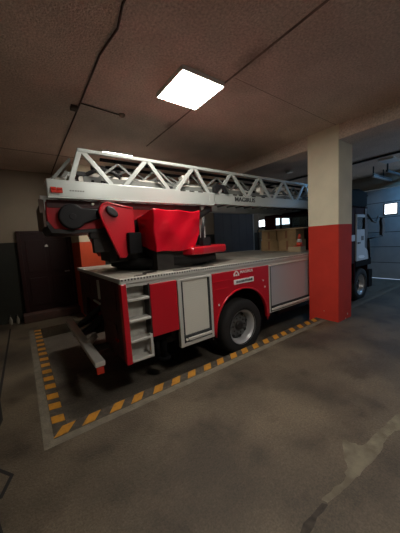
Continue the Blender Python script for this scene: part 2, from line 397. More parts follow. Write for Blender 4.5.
def garage_door(n, y0, y1, wins, label):
    d = thing('door_%d' % n, label, 'garage door', (10.55, (y0 + y1) / 2, 0)); d['kind'] = 'structure'
    zs = [0.02, .60, 1.16, 1.68, 2.20, 2.72, 3.2]
    for a, b in zip(zs, zs[1:]):
        segs = [(y0, y1)]
        def f(bm, a=a, b=b):
            if a == 2.20:
                ys = [y0] + [v for w in wins for v in w] + [y1]
                for k in range(0, len(ys), 2): box(bm, 10.5, 10.56, ys[k], ys[k + 1], a, b - .02)
                for w in wins:
                    box(bm, 10.5, 10.56, w[0], w[1], a, 2.29); box(bm, 10.5, 10.56, w[0], w[1], 2.63, b - .02)
            else: box(bm, 10.5, 10.56, y0, y1, a, b - .02)
        local(obj('door_section', f, 'garage'), d)
    local(obj('door_gasket', lambda bm: box(bm, 10.53, 10.55, y0 + .01, y1 - .01, .02, 3.2) if False else [box(bm, 10.505, 10.55, y0 + .01, y1 - .01, z - .022, z + .002) for z in zs[1:-1]], 'gasket'), d)
    for w in wins:
        local(obj('window_pane', lambda bm: box(bm, 10.52, 10.54, w[0], w[1], 2.29, 2.63), 'pane'), d)
        def fr(bm):
            box(bm, 10.49, 10.51, w[0] - .03, w[1] + .03, 2.26, 2.29); box(bm, 10.49, 10.51, w[0] - .03, w[1] + .03, 2.63, 2.66)
            box(bm, 10.49, 10.51, w[0] - .03, w[0], 2.29, 2.63); box(bm, 10.49, 10.51, w[1], w[1] + .03, 2.29, 2.63)
        local(obj('window_frame', fr, 'gasket'), d)
    return d
garage_door(2, 2.62, 6.1, [(2.92, 3.27), (4.1, 4.5), (5.2, 5.6)], 'sectional garage door with a bright window, ahead of the fire truck')
garage_door(3, 6.55, 9.7, [(6.98, 7.85), (8.45, 9.12)], 'sectional garage door of the far bay glimpsed over the crates')

# entrance door in the back wall
d1 = thing('door_1', 'dark maroon door in the back wall above a low step', 'door', (.58, 7.55, .19)); d1['kind'] = 'structure'
def f_leaf(bm):
    box(bm, .06, 1.10, 7.50, 7.545, .19, 2.15)
    for z0, z1 in ((.35, 1.05), (1.2, 2.0)):
        for x0, x1 in ((.14, .54), (.63, 1.03)): box(bm, x0, x1, 7.485, 7.50, z0, z1)
local(obj('door_leaf', f_leaf, 'doorred', bevel=.006), d1)
def f_jamb(bm):
    box(bm, -.02, .06, 7.47, 7.55, .19, 2.23); box(bm, 1.10, 1.17, 7.47, 7.55, .19, 2.23); box(bm, .06, 1.11, 7.47, 7.55, 2.15, 2.23)
local(obj('door_frame', f_jamb, 'doorframe', bevel=.006), d1)
def f_hd(bm):
    cyl(bm, (1.03, 7.44, 1.15), (1.03, 7.5, 1.15), .018); box(bm, .93, 1.05, 7.425, 7.445, 1.135, 1.165)
local(obj('door_handle', f_hd, 'steel'), d1)
def f_emb(bm): prism(bm, [(.545, 1.82), (.62, 1.82), (.615, 1.85), (.585, 1.885), (.55, 1.85)], 'y', 7.478, 7.486)
local(obj('door_badge', f_emb, 'pale'), d1)
tag(obj('trim_7', lambda bm: box(bm, -.08, 1.17, 7.18, 7.55, 0, .19), 'step', kind='structure', bevel=.015), 'low red-brown concrete step below the maroon door', 'step')
# grey sliding door on the back wall behind the truck
d4 = thing('door_4', 'blue-grey steel sliding door on the back wall behind the truck deck', 'sliding door', (7.3, 7.5, 0)); d4['kind'] = 'structure'
def f_sl(bm):
    box(bm, 6.22, 8.42, 7.46, 7.52, .03, 2.95)
    for k in range(1, 5): box(bm, 6.22 + .44 * k - .012, 6.22 + .44 * k + .012, 7.45, 7.46, .05, 2.93)
local(obj('door_leaf', f_sl, 'slidedoor', bevel=.004), d4)
local(obj('door_rail', lambda bm: box(bm, 6.0, 8.8, 7.44, 7.54, 2.97, 3.05), 'steel'), d4)
local(obj('door_edge', lambda bm: box(bm, 8.36, 8.42, 7.43, 7.46, .03, 2.95), 'steel'), d4)

# ------------------------------------------------------------------ ceiling lamps and cables
def panel_lamp(x0, x1, y0, y1, label, on=True, glow='lampon'):
    t = thing('ceiling_lamp', label, 'ceiling lamp', ((x0 + x1) / 2, (y0 + y1) / 2, CEIL), 'square ceiling lamps' if on else None)
    def fr(bm):
        box(bm, x0 - .012, x1 + .012, y0 - .012, y0, CEIL - .05, CEIL); box(bm, x0 - .012, x1 + .012, y1, y1 + .012, CEIL - .05, CEIL)
        box(bm, x0 - .012, x0, y0, y1, CEIL - .05, CEIL); box(bm, x1, x1 + .012, y0, y1, CEIL - .05, CEIL)
    local(obj('lamp_frame', fr, 'frame'), t)
    local(obj('diffuser', lambda bm: box(bm, x0, x1, y0, y1, CEIL - .053, CEIL - .005), glow if on else 'lampoff'), t)
    return t
panel_lamp(1.68, 2.28, 2.43, 3.04, 'bright square lamp on the ceiling above the near side of the ladder')
panel_lamp(1.57, 2.18, 5.28, 5.45, 'lit square lamp half hidden behind the top rail of the ladder', True, 'lampon2')
panel_lamp(1.68, 2.28, -.45, .16, 'unseen lamp added on the ceiling behind the viewer for front light', True, 'lampon3')  # added out of view to brighten the near side of the truck
panel_lamp(9.55, 10.15, 1.4, 2.0, 'unseen cold lamp added on the ceiling of the right-hand bay for blue light', True, 'lampcool')  # added out of view to throw blue light into the far bay
panel_lamp(8.30, 8.82, 2.42, 2.74, 'small unlit ceiling panel beyond the beam, above the truck cab', False)
tag(obj('lamp_cable', lambda bm: tube(bm, [(2.30, 2.45, CEIL - .01), (2.335, 2.55, CEIL - .03), (2.345, 2.68, CEIL - .03), (2.32, 2.8, CEIL - .017), (2.29, 2.84, CEIL - .02)], .009), 'pale'), 'short pale cable looped beside the bright square lamp', 'cable')
c = tag(obj('cable', lambda bm: tube(bm, [(.93, 1.2, CEIL - .017), (.885, 2.07, CEIL - .017), (.925, 2.32, CEIL - .017), (.90, 2.5, CEIL - .017), (.872, 2.72, CEIL - .017), (.875, 3.7, CEIL - .017), (.872, 5.4, CEIL - .017), (.88, 7.15, CEIL - .017), (.88, 7.5, CEIL - .03)], .0105), 'conduit'),
        'brown cable running along the ceiling towards the back wall', 'cable')
def f_branch(bm):
    tube(bm, [(.875, 3.73, CEIL - .017), (1.1, 3.75, CEIL - .017), (1.42, 3.78, CEIL - .017)], .008)
tag(obj('cable', f_branch, 'conduit'), 'short brown branch cable leading to a small ceiling fitting', 'cable')
tag(obj('ceiling_junction_box', lambda bm: box(bm, .78, .865, 3.84, 3.94, CEIL - .045, CEIL), 'conduit', bevel=.006), 'small dark junction box beside the brown ceiling cable', 'junction box')
tag(obj('smoke_detector', lambda bm: lathe(bm, [(.045, 0), (.045, -.018), (.03, -.035)], (1.46, 3.785, CEIL), 'z', 20), 'soot2'), 'small round ceiling fitting at the end of the branch cable', 'detector')
tag(obj('ceiling_fitting', lambda bm: [box(bm, 6.80, 6.95, 4.53, 4.67, CEIL - .06, CEIL), box(bm, 6.82, 6.93, 4.5, 4.53, CEIL - .05, CEIL - .02)], 'pale', bevel=.01), 'small pale ceiling fitting beyond the beam, above the ladder', 'ceiling fitting')
tag(obj('ceiling_pipe', lambda bm: tube(bm, [(7.9, 7.4, CEIL - .03), (7.9, 2.7, CEIL - .03), (7.98, -1, CEIL - .03)], .028), 'plastic'), 'black pipe crossing the ceiling of the daylit bay above the cab', 'pipe')
tr = thing('garage_track', 'steel overhead track hanging from the ceiling beside the garage door', 'door track', (9.8, 3.1, 3.4))
local(obj('rail', lambda bm: [box(bm, 8.95, 10.5, 3.08, 3.14, 3.38, 3.43), box(bm, 8.95, 10.5, 3.08, 3.14, 3.46, 3.475)], 'steel'), tr)
for x in (8.98, 9.8): local(obj('hanger', lambda bm: box(bm, x, x + .03, 3.095, 3.125, 3.43, CEIL), 'gasket'), tr)
tr2 = thing('garage_track', 'black overhead rail hanging beside the small unlit ceiling panel', 'door track', (9.8, 2.7, 3.4))
local(obj('rail', lambda bm: box(bm, 8.75, 10.5, 2.66, 2.72, 3.40, 3.46), 'gasket'), tr2)
local(obj('hanger', lambda bm: box(bm, 8.78, 8.82, 2.675, 2.705, 3.46, CEIL), 'gasket'), tr2)

# ------------------------------------------------------------------ small things by the back wall
def bottle(x, y, label):
    def f(bm): lathe(bm, [(.030, 0), (.035, .01), (.035, .12), (.014, .17), (.014, .20)], (x, y, 0), 'z', 16)
    o = tag(obj('bottle', f, 'bottle'), label, 'bottle')
    c = obj('cap', lambda bm: cyl(bm, (x, y, .2), (x, y, .225), .016, seg=12), 'plastic', o)
bottle(-.335, 7.38, 'small pale bottle on the floor by the back wall, further from the door')
bottle(-.20, 7.36, 'small pale bottle on the floor by the back wall, nearer the maroon door')

# ------------------------------------------------------------------ the fire truck
T = thing('fire_truck', 'red turntable-ladder fire truck with silver ladder parked in the hazard-striped bay', 'fire truck', (4.2, 4.15, PITZ))
def part(name, fill, m, bevel=0, parent=None, label=None, kind=None):
    o = obj(name, fill, m, bevel=bevel)
    o.parent = parent or T
    o.matrix_parent_inverse = Matrix.Translation(T.location).inverted() if parent is None else Matrix.Identity(4)
    if label: o['label'] = label
    if kind: o['kind'] = kind
    return o
def parts(name, fill, m, bevel=0, parent=None, label=None):
    for g in islands(fill): part(name, g, m, bevel, parent, label)
def subs(name, fill, m, parent, bevel=0, label=None): parts(name, fill, m, bevel, parent, label)
def sub(name, fill, m, parent, bevel=0, label=None):
    return part(name, fill, m, bevel, parent, label)
YS, YF = 2.88, 5.42           # near and far sides
# dark core added inside the body to block light; chassis
part('body_light_block', lambda bm: [box(bm, 1.75, 2.3, 2.98, YF - .05, .50, 1.30), box(bm, 2.3, 3.55, 3.5, YF - .05, .5, 1.30), box(bm, 2.3, 3.55, 2.98, 3.5, 1.02, 1.30), box(bm, 3.55, 6.0, 2.98, YF - .05, .5, 1.30), box(bm, 1.0, 1.75, 3.12, YF - .05, .92, 1.30), box(bm, 1.2, 1.75, 3.12, 3.9, .3, .95)], 'dark')
def f_ch(bm):
    for y in (3.65, 4.55): box(bm, .95, 8.0, y, y + .09, .22, .46)
    box(bm, 4.2, 5.4, 3.15, 3.6, .12, .5); box(bm, 1.35, 1.75, 3.2, 5.1, .3, .55); box(bm, 2.0, 3.8, 4.05, 4.3, .1, .4)
    cyl(bm, (2.92, 3.2, .245), (2.92, 5.1, .245), .09); cyl(bm, (7.75, 3.2, .245), (7.75, 5.1, .245), .08)
part('chassis', f_ch, 'dark')
part('far_side_panel', lambda bm: box(bm, .99, 6.1, YF - .08, YF - .03, .2, 1.29), 'red')
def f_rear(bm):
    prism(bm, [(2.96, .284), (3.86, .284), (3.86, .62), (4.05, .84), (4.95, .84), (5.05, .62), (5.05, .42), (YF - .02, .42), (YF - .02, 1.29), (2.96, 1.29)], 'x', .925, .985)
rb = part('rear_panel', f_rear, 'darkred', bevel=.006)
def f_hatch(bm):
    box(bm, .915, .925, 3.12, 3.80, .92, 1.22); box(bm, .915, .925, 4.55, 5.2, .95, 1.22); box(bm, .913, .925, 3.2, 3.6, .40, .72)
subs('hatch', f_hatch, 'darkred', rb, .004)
sub('reflector', lambda bm: box(bm, .905, .925, 3.16, 3.26, .50, .53), 'taillamp', rb)
subs('hinge', lambda bm: [box(bm, .905, .925, 3.90, 3.98, .95, 1.24), box(bm, .90, .925, 3.93, 4.3, .86, .885)], 'pale', rb)
def f_hose(bm):
    for k, (y, z) in enumerate(((4.1, .55), (4.35, .5), (4.6, .58), (4.8, .48), (4.25, .7))):
        tube(bm, [(1.1, y, z + .1), (.95, y - .05, z + .05), (.80, y - .05, z - .06), (.72, y + .1, z - .16), (.80, y + .25, z - .2), (1.0, y + .28, z - .15)], .035)
parts('hose', f_hose, 'rubber')
parts('hose_coupling', lambda bm: [cyl(bm, (.80, 3.98, .38), (.66, 3.82, .33), .05), cyl(bm, (.83, 4.2, .30), (.74, 4.1, .28), .03)], 'pale')
bu = part('rear_bumper', lambda bm: box(bm, .585, .705, 3.06, 5.38, .30, .365), 'alu', bevel=.01)
for y in (3.7, 4.6): subs('bumper_arm', lambda bm: box(bm, .60, 1.0, y, y + .07, .24, .32), 'dark', bu)
sub('marker_lamp', lambda bm: [box(bm, .60, .69, 3.075, 3.12, .20, .30)], 'taillamp', bu, .008, 'red marker lamp under the bumper end')
# deck
dk = part('deck', lambda bm: box(bm, .915, 6.1, YS + .02, YF, 1.29, 1.345), 'deck', bevel=.004)
def f_edge(bm):
    box(bm, .90, 6.1, YS, YS + .03, 1.287, 1.352); box(bm, .90, .925, YS, YF, 1.297, 1.352); box(bm, .925, 6.1, YF - .025, YF, 1.29, 1.352)
sub('edge_trim', f_edge, 'alu', dk, .004)
def f_teeth(bm):
    n = 0
    x = .93
    while x < 5.9:
        box(bm, x, x + .016, YS - .003, YS + .002, 1.322, 1.343); x += .04
part('edge_perforation', f_teeth, 'gasket', 0, dk, None, 'stuff')
def f_slots(bm):
    for x, y, w, l in ((1.13, 3.0, .17, .10), (1.32, 3.15, .22, .16), (1.7, 2.98, .3, .12), (2.2, 3.0, .25, .08)):
        prism(bm, [(x, y), (x + w, y + .02), (x + w + .05, y + l), (x + .04, y + l * .8)], 'z', 1.345, 1.35)
sub('deck_recess', f_slots, 'dark', dk)
# valance between deck and panels
part('side_valance', lambda bm: box(bm, .985, 5.9, YS + .02, YS + .06, 1.236, 1.287), 'alu')
part('corner_post', lambda bm: box(bm, .915, .985, YS, YS + .09, .284, 1.287), 'red', bevel=.008)
# access steps at the rear corner
st = part('access_ladder', lambda bm: [box(bm, .985, 1.30, 3.04, 3.06, .30, 1.287), box(bm, .985, 1.0, YS + .04, 3.05, .3, 1.287)], 'pocket')
for z in (1.075, .815, .56, .31):
    sub('rung', lambda bm: box(bm, .985, 1.268, YS - .005, YS + .14, z - .016, z + .016), 'alu', st, .006)
sub('rail', lambda bm: box(bm, 1.235, 1.275, YS - .003, YS + .06, .294, .60), 'alu', st, .005)
sub('pocket_side', lambda bm: box(bm, 1.262, 1.28, YS + .005, 3.05, .56, 1.25), 'dark', st)
# plain red side door
part('side_door', lambda bm: box(bm, 1.28, 1.672, YS - .004, YS + .05, .547, 1.236), 'red', bevel=.006)
def f_jack(bm):
    cyl(bm, (1.40, 3.05, PITZ + .42), (1.40, 3.05, .55), .035); cyl(bm, (1.52, 3.1, PITZ + .36), (1.52, 3.1, .55), .05); box(bm, 1.32, 1.6, 2.98, 3.3, .44, .56)
    cyl(bm, (1.52, 3.1, PITZ + .33), (1.52, 3.1, PITZ + .37), .09)
parts('stabiliser_jack', f_jack, 'blackmatt')
# shutters
def shutter(x0, x1, zt, zb, z_in, xi0, xi1, cm='shutter'):
    def fr(bm):
        box(bm, x0, xi0, YS - .004, YS + .06, zb, zt); box(bm, xi1, x1, YS - .004, YS + .06, zb, zt)
        box(bm, xi0, xi1, YS - .004, YS + .06, zt - .03, zt); box(bm, xi0, xi1, YS - .002, YS + .06, zb, z_in - .10)
        box(bm, xi0, xi1, YS + .05, YS + .06, z_in - .1, z_in)
    p = part('roller_shutter', fr, 'alu', bevel=.005)
    sub('shutter_curtain', lambda bm: box(bm, xi0, xi1, YS + .025, YS + .04, z_in, zt - .03), cm, p)
    sub('channel', lambda bm: [box(bm, xi0 - .004, xi0 + .018, YS - .006, YS + .03, z_in - .1, zt - .03), box(bm, xi1 - .018, xi1 + .004, YS - .006, YS + .03, z_in - .1, zt - .03), box(bm, xi0, xi1, YS + .005, YS + .05, z_in - .10, z_in - .005)], 'gasket', p)
    sub('handle_bar', lambda bm: box(bm, xi0 + .06, xi1 - .01, YS - .03, YS + .0, z_in - .075, z_in - .035), 'alu', p, .006)
    sub('end_stop', lambda bm: [cyl(bm, (xi0 + .035, YS - .02, z_in - .055), (xi0 + .035, YS, z_in - .055), .018)], 'pale', p)
    return p
shutter(1.685, 2.285, 1.236, .27, .423, 1.745, 2.235)
shutter(3.615, 5.55, 1.236, .34, .455, 3.65, 5.5, 'shutter2')
# wheel arch panel
AX, AZ = 2.93, .245
def f_fender(bm):
    arch = []
    for k in range(0, 25):
        t = PI - PI * k / 24
        x = AX + .61 * math.cos(t); z = AZ + .675 * (abs(math.sin(t)) ** .85)
        arch.append((x, z))
    out = [(2.292, 1.236), (2.292, .29)] + [(arch[0][0], .29)] + arch[1:-1] + [(arch[-1][0], .29), (3.608, .29), (3.608, 1.236)]
    prism(bm, out, 'y', YS - .002, YS + .05)
    for z in (1.10, .98): box(bm, 2.30, 2.62 if z < 1 else 2.68, YS - .010, YS, z, z + .012)
fe = part('wheel_arch_panel', f_fender, 'red', bevel=.004)
def f_lip(bm):
    pts = []
    for k in range(0, 25):
        t = PI - PI * k / 24
        pts.append((AX + .615 * math.cos(t), YS - .004, AZ + .68 * (abs(math.sin(t)) ** .85)))
    tube(bm, pts, .016, 8)
sub('arch_lip', f_lip, 'red', fe)
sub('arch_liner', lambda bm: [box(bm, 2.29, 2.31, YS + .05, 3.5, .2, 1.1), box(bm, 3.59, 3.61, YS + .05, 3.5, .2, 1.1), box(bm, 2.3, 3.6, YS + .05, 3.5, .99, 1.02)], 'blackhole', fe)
subs('rivet', lambda bm: [cyl(bm, (x, YS - .012, z), (x, YS, z), .014, seg=10) for x, z in ((2.40, .74), (3.49, .86), (3.45, .98))], 'pale', fe)
sg = sub('sign_plate', lambda bm: box(bm, 2.735, 3.20, YS - .012, YS, 1.005, 1.085), 'white', fe, .004, 'white plate with grey markings above the wheel')
def f_marks(bm):
    x = 2.785; random.seed(3)
    while x < 3.13:
        w = random.uniform(.012, .026); h = random.uniform(.030, .042)
        box(bm, x, x + w, YS - .014, YS - .011, 1.028, 1.028 + h); x += w + .007
    box(bm, 3.135, 3.165, YS - .014, YS - .011, 1.03, 1.07)
sub('sign_marks', f_marks, 'lettering', fe)
def f_logo(bm):
    for x in (2.735, 2.83):
        prism(bm, [(x, 1.165), (x + .03, 1.165), (x + .03, 1.20), (x, 1.20)], 'y', YS - .006, YS)
    prism(bm, [(2.735, 1.20), (2.765, 1.20), (2.7975, 1.235), (2.83, 1.20), (2.86, 1.20), (2.815, 1.25), (2.78, 1.25)], 'y', YS - .006, YS)
    prism(bm, [(2.775, 1.165), (2.82, 1.165), (2.82, 1.18), (2.7975, 1.20), (2.775, 1.18)], 'y', YS - .006, YS)
for o in (sub('emblem', f_logo, 'white', fe),): o.location.z = -.02
lt = lettering('white_lettering', 'MAGIRUS', .066, (3.035, YS - .003, 1.196), (PI / 2, 0, 0), 'white', fe, .003, 1.1)
# wheels
def wheel(x, y, dual=True, sgn=1):
    w = part('wheel', lambda bm: lathe(bm, [(.295, .0), (.33, -.012), (.41, -.016), (.455, .0), (.475, .05), (.475, .22), (.455, .26), (.295, .26)], (x, y, AZ), 'y', 56, True), 'rubber')
    if dual: sub('inner_tyre', lambda bm: lathe(bm, [(.295, .30), (.45, .30), (.475, .34), (.475, .52), (.45, .56), (.295, .56)], (x, y, AZ), 'y', 40, True), 'rubber', w)
    def f_rim(bm):
        lathe(bm, [(.302, -.012), (.302, .012), (.270, .02), (.252, .05), (.242, .13), (.232, .145), (.228, .22), (.302, .22)], (x, y, AZ), 'y', 56, True)
    sub('wheel_disc', lambda bm: lathe(bm, [(.235, .14), (.19, .132), (.15, .115), (.05, .11)], (x, y, AZ), 'y', 48), 'disc', w)
    rim = sub('rim', f_rim, 'rim', w)
    subs('rim_opening', lambda bm: [cyl(bm, (x + .20 * math.cos(k * PI / 4 + .2), y + .128, AZ + .20 * math.sin(k * PI / 4 + .2)), (x + .20 * math.cos(k * PI / 4 + .2), y + .15, AZ + .20 * math.sin(k * PI / 4 + .2)), .034, seg=14) for k in range(8)], 'blackhole', w)
    sub('hub', lambda bm: [lathe(bm, [(.085, .12), (.08, .08), (.05, .07)], (x, y, AZ), 'y', 24)] + [cyl(bm, (x + .135 * math.cos(k * PI / 5), y + .10, AZ + .135 * math.sin(k * PI / 5)), (x + .135 * math.cos(k * PI / 5), y + .125, AZ + .135 * math.sin(k * PI / 5)), .014, seg=8) for k in range(10)], 'dark', w)
    return w
wheel(2.945, 2.915)
wf = wheel(7.75, 2.95, False)
def copy_part(o, loc_shift, mirror):
    r = o.copy(); COL.objects.link(r); r.parent = T
    mm = Matrix.Translation((0, 2 * 4.15, 0)) @ Matrix.Scale(-1, 4, (0, 1, 0))
    r.matrix_parent_inverse = o.matrix_parent_inverse @ mm
    for ch in o.children:
        c = ch.copy(); COL.objects.link(c); c.parent = r
for w in [o for o in list(T.children) if o.name.startswith('wheel') and 'arch' not in o.name]: copy_part(w, 0, True)
# ---- cab
CX0, CX1, CZ0, CZ1 = 6.6, 8.22, .35, 2.42
cab = part('cab', lambda bm: [
    # near side wall with window opening
    box(bm, CX0, 7.2, YS + .02, YS + .07, .9, CZ1), box(bm, 7.2, 7.25, YS + .02, YS + .07, CZ0, CZ1),
    box(bm, 7.25, 7.86, YS + .02, YS + .07, 2.2, CZ1), box(bm, 8.12, CX1, YS + .02, YS + .07, .9, 1.3),
    # rear wall with window opening
    box(bm, CX0, CX0 + .05, YS + .07, YF - .05, CZ0, 1.98), box(bm, CX0, CX0 + .05, YS + .07, YF - .05, 2.32, CZ1),
    box(bm, CX0, CX0 + .05, YS + .07, 3.5, 1.98, 2.32), box(bm, CX0, CX0 + .05, 4.95, YF - .05, 1.98, 2.32),
    # far side wall
    box(bm, CX0, CX1, YF - .1, YF - .05, CZ0, 1.85), box(bm, CX0, CX1, YF - .1, YF - .05, 2.36, CZ1), box(bm, CX0, 6.8, YF - .1, YF - .05, 1.85, 2.36), box(bm, 7.4, 7.48, YF - .1, YF - .05, 1.85, 2.36),
    # floor, roof, front lower
    box(bm, CX0, CX1, YS + .07, YF - .1, 1.0, 1.1), box(bm, CX0, CX1 - .2, YS + .02, YF - .05, CZ1 - .06, CZ1), box(bm, CX1 - .05, CX1, YS + .07, YF - .1, CZ0 + .25, 1.55)], 'cabdark', bevel=.015)
part('cab_rear_stripe', lambda bm: [box(bm, 6.62, 7.2, YS + .008, YS + .02, 1.5, 1.66)], 'cabwhite')
cd = part('cab_door', lambda bm: [prism(bm, [(7.26, .95), (7.26, 2.2), (7.30, 2.2), (7.30, 1.80), (7.78, 1.80), (7.80, 1.3), (8.02, 1.2), (8.1, .95)], 'y', YS - .005, YS + .05), box(bm, 7.30, 7.8, YS - .004, YS + .05, 2.12, 2.2)], 'cabwhite', bevel=.01, label='white cab door')
sub('door_handle', lambda bm: box(bm, 7.32, 7.46, YS - .03, YS - .005, 1.42, 1.46), 'plastic', cd, .006)
sub('door_vent', lambda bm: box(bm, 7.55, 7.70, YS - .01, YS, 1.5, 1.62), 'plastic', cd)
part('cab_window', lambda bm: [box(bm, 7.30, 7.80, YS + .03, YS + .036, 1.8, 2.12)], 'glass')
part('rear_window', lambda bm: box(bm, CX0 + .02, CX0 + .026, 3.5, 4.95, 1.98, 2.32), 'glass')
part('windscreen', lambda bm: prism(bm, [(8.20, 1.55), (8.206, 1.55), (8.02, 2.38), (8.014, 2.38)], 'y', YS + .1, YF - .1), 'glass')
parts('windscreen_pillar', lambda bm: [prism(bm, [(7.82, 1.2), (7.98, 1.2), (8.0, 1.7), (7.93, 2.36), (7.80, 2.36)], 'y', YS, YS + .08), prism(bm, [(8.12, 1.3), (8.22, 1.3), (8.04, 2.4), (7.96, 2.4)], 'y', YF - .15, YF - .05)], 'plastic')
fb = part('front_bumper', lambda bm: [box(bm, 8.15, 8.42, YS + .02, YF - .02, .1, .62), box(bm, 7.25, 8.3, YS + .01, YS + .12, .78, .98)], 'blackmatt', bevel=.02)
part('headlamp', lambda bm: prism(bm, [(7.36, 1.06), (7.45, 1.10), (7.72, 1.09), (7.8, 1.04), (7.7, 1.0), (7.45, 1.01)], 'y', YS - .012, YS + .03), 'lens', bevel=.008)
mi = part('wing_mirror', lambda bm: prism(bm, [(8.60, 2.02), (8.68, 2.12), (8.80, 2.08), (8.86, 1.92), (8.82, 1.60), (8.70, 1.55), (8.64, 1.62), (8.66, 1.86)], 'y', YS - .14, YS - .06), 'plastic', bevel=.02)
sub('mirror_arm', lambda bm: [tube(bm, [(7.95, YS, 2.20), (8.15, YS - .05, 2.02), (8.3, YS - .08, 1.98), (8.48, YS - .09, 2.14), (8.66, YS - .1, 2.12)], .028), tube(bm, [(8.0, YS, 1.52), (8.3, YS - .08, 1.56), (8.7, YS - .1, 1.58)], .026), tube(bm, [(8.02, YS - .02, 1.5), (8.05, YS - .02, 1.2), (8.1, YS, .95)], .03)], 'plastic', mi)
# ladder rest and equipment over the cab
part('ladder_rest', lambda bm: [box(bm, 6.9, 8.25, 3.0, 3.45, 2.45, 2.85), box(bm, 6.75, 6.9, 3.05, 3.4, 2.42, 2.75), box(bm, 7.6, 7.75, 3.5, 4.8, 2.42, 2.6), box(bm, 7.0, 7.8, 3.2, 3.5, 2.42, 2.5), tube(bm, [(7.1, 3.05, 2.42), (7.1, 3.05, 2.62), (7.9, 3.05, 2.66), (8.3, 3.05, 2.56)], .03), tube(bm, [(6.8, 3.2, 2.42), (6.8, 3.2, 2.72), (7.8, 3.15, 2.74)], .035)], 'blackmatt')
part('blue_beacon', lambda bm: lathe(bm, [(.10, 0), (.11, .06), (.09, .16), (.04, .19)], (7.35, 3.15, 2.42), 'z', 20), 'blackmatt')
# rail and hose near the cab on the far side of the deck
parts('hand_rail', lambda bm: [tube(bm, [(6.08, 5.2, 1.345), (6.06, 5.2, 1.95), (6.14, 5.2, 2.04), (6.4, 5.2, 2.03), (6.44, 5.2, 1.95), (6.46, 5.2, 1.345)], .022), tube(bm, [(6.25, 5.15, 1.345), (6.22, 5.15, 1.6), (6.32, 5.1, 1.86), (6.42, 5.05, 1.9), (6.46, 5.0, 1.6), (6.45, 5.0, 1.345)], .03)], 'plastic')

# ---- turntable and elevating frame
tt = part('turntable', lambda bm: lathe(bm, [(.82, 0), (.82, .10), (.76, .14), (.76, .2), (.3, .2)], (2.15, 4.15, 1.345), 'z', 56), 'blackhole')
def f_plat(bm):
    pts = [(2.02, 3.30), (2.10, 3.08), (2.3, 3.06)]
    for k in range(13):
        t = -PI / 2 + 1.05 + k * (PI - 2.1 + 1.05) / 12
        pts.append((2.05 + 1.30 * math.cos(t - .28), 4.15 + 1.22 * math.sin(t - .28)))
    pts += [(2.5, 5.2), (2.02, 5.2)]
    prism(bm, pts, 'z', 1.535, 1.66)
pl = sub('platform', f_plat, 'red', tt, .03)
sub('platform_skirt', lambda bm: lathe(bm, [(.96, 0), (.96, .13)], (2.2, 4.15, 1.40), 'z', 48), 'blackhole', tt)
subs('joystick', lambda bm: [tube(bm, [(2.58, 3.45, 1.65), (2.60, 3.45, 1.95), (2.63, 3.43, 2.14)], .03), box(bm, 2.56, 2.72, 3.40, 3.52, 1.66, 1.80)], 'plastic', tt)
fr_ = part('elevating_frame', lambda bm: [
    prism(bm, [(.33, 2.35), (.33, 2.10), (.40, 2.005), (.62, 1.985), (.95, 2.0), (1.3, 2.1), (3.0, 2.28), (3.0, 2.35)], 'y', 3.68, 3.74),
    prism(bm, [(.33, 2.35), (.33, 2.10), (.40, 2.005), (.62, 1.985), (.95, 2.0), (1.3, 2.1), (3.0, 2.28), (3.0, 2.35)], 'y', 4.56, 4.62),
    box(bm, .36, 1.2, 3.74, 4.56, 2.05, 2.3)], 'red', bevel=.008)
sub('frame_edge', lambda bm: prism(bm, [(.30, 2.10), (.36, 1.955), (.62, 1.935), (.98, 1.955), (.98, 2.0), (.62, 1.985), (.40, 2.005), (.335, 2.10)], 'y', 3.66, 4.64), 'plastic', fr_)
sub('end_plate', lambda bm: [box(bm, .285, .31, 3.62, 4.68, 2.03, 2.36), box(bm, .255, .29, 3.60, 3.66, 2.20, 2.36)], 'conduit', fr_)
sub('top_shade_strip', lambda bm: box(bm, .34, 3.0, 3.665, 3.69, 2.275, 2.37), 'darkred', fr_)  # dark red strip painted for the shading below the ladder
def f_drum(bm):
    pts = []
    for k in range(25):
        t = .75 + (2 * PI - 1.35) * k / 24
        pts.append((.61 + .165 * math.cos(t), 2.155 + .165 * math.sin(t)))
    pts += [(.86, 2.10), (1.02, 2.15), (1.02, 2.25), (.86, 2.265)]
    prism(bm, pts, 'y', 3.58, 3.66)
sub('drum_cover', f_drum, 'drum', fr_, .02)
sub('drum_hub', lambda bm: cyl(bm, (.61, 3.576, 2.155), (.61, 3.60, 2.155), .04, .045, 24, smooth=False), 'drum', fr_, .004)
sub('bolt', lambda bm: [cyl(bm, (.885, 3.63, 2.33), (.885, 3.68, 2.33), .018, seg=10)], 'pale', fr_)
br = part('pivot_bracket', lambda bm: [prism(bm, [(.925, 2.21), (.94, 2.27), (.98, 2.315), (1.04, 2.335), (1.10, 2.33), (1.25, 2.29), (1.40, 2.27), (1.40, 1.90), (1.27, 1.90), (1.27, 1.60), (1.24, 1.565), (1.17, 1.565), (1.13, 1.62), (.96, 2.10)], 'y', 3.50, 3.57)], 'red', bevel=.012)
part('pivot_bracket', lambda bm: prism(bm, [(.925, 2.21), (.98, 2.315), (1.10, 2.33), (1.52, 2.245), (1.9, 1.6), (1.17, 1.565), (.96, 2.10)], 'y', 4.73, 4.80), 'red', bevel=.012)
subs('bracket_rim', lambda bm: tube(bm, [(1.15, 3.5, 1.57), (.95, 3.5, 2.10), (.925, 3.5, 2.21), (.94, 3.5, 2.27), (.98, 3.5, 2.315), (1.04, 3.5, 2.335), (1.25, 3.5, 2.29), (1.39, 3.5, 2.27)], .014), 'red', br)
def f_cap(bm):
    c = Vector((1.085, 0, 2.212)); pts = []
    for k in range(20):
        t = 2 * PI * k / 20; u, v = .095 * math.cos(t), .055 * math.sin(t)
        a = -.7; pts.append((c.x + u * math.cos(a) - v * math.sin(a), c.z + u * math.sin(a) + v * math.cos(a)))
    prism(bm, pts, 'y', 3.455, 3.51)
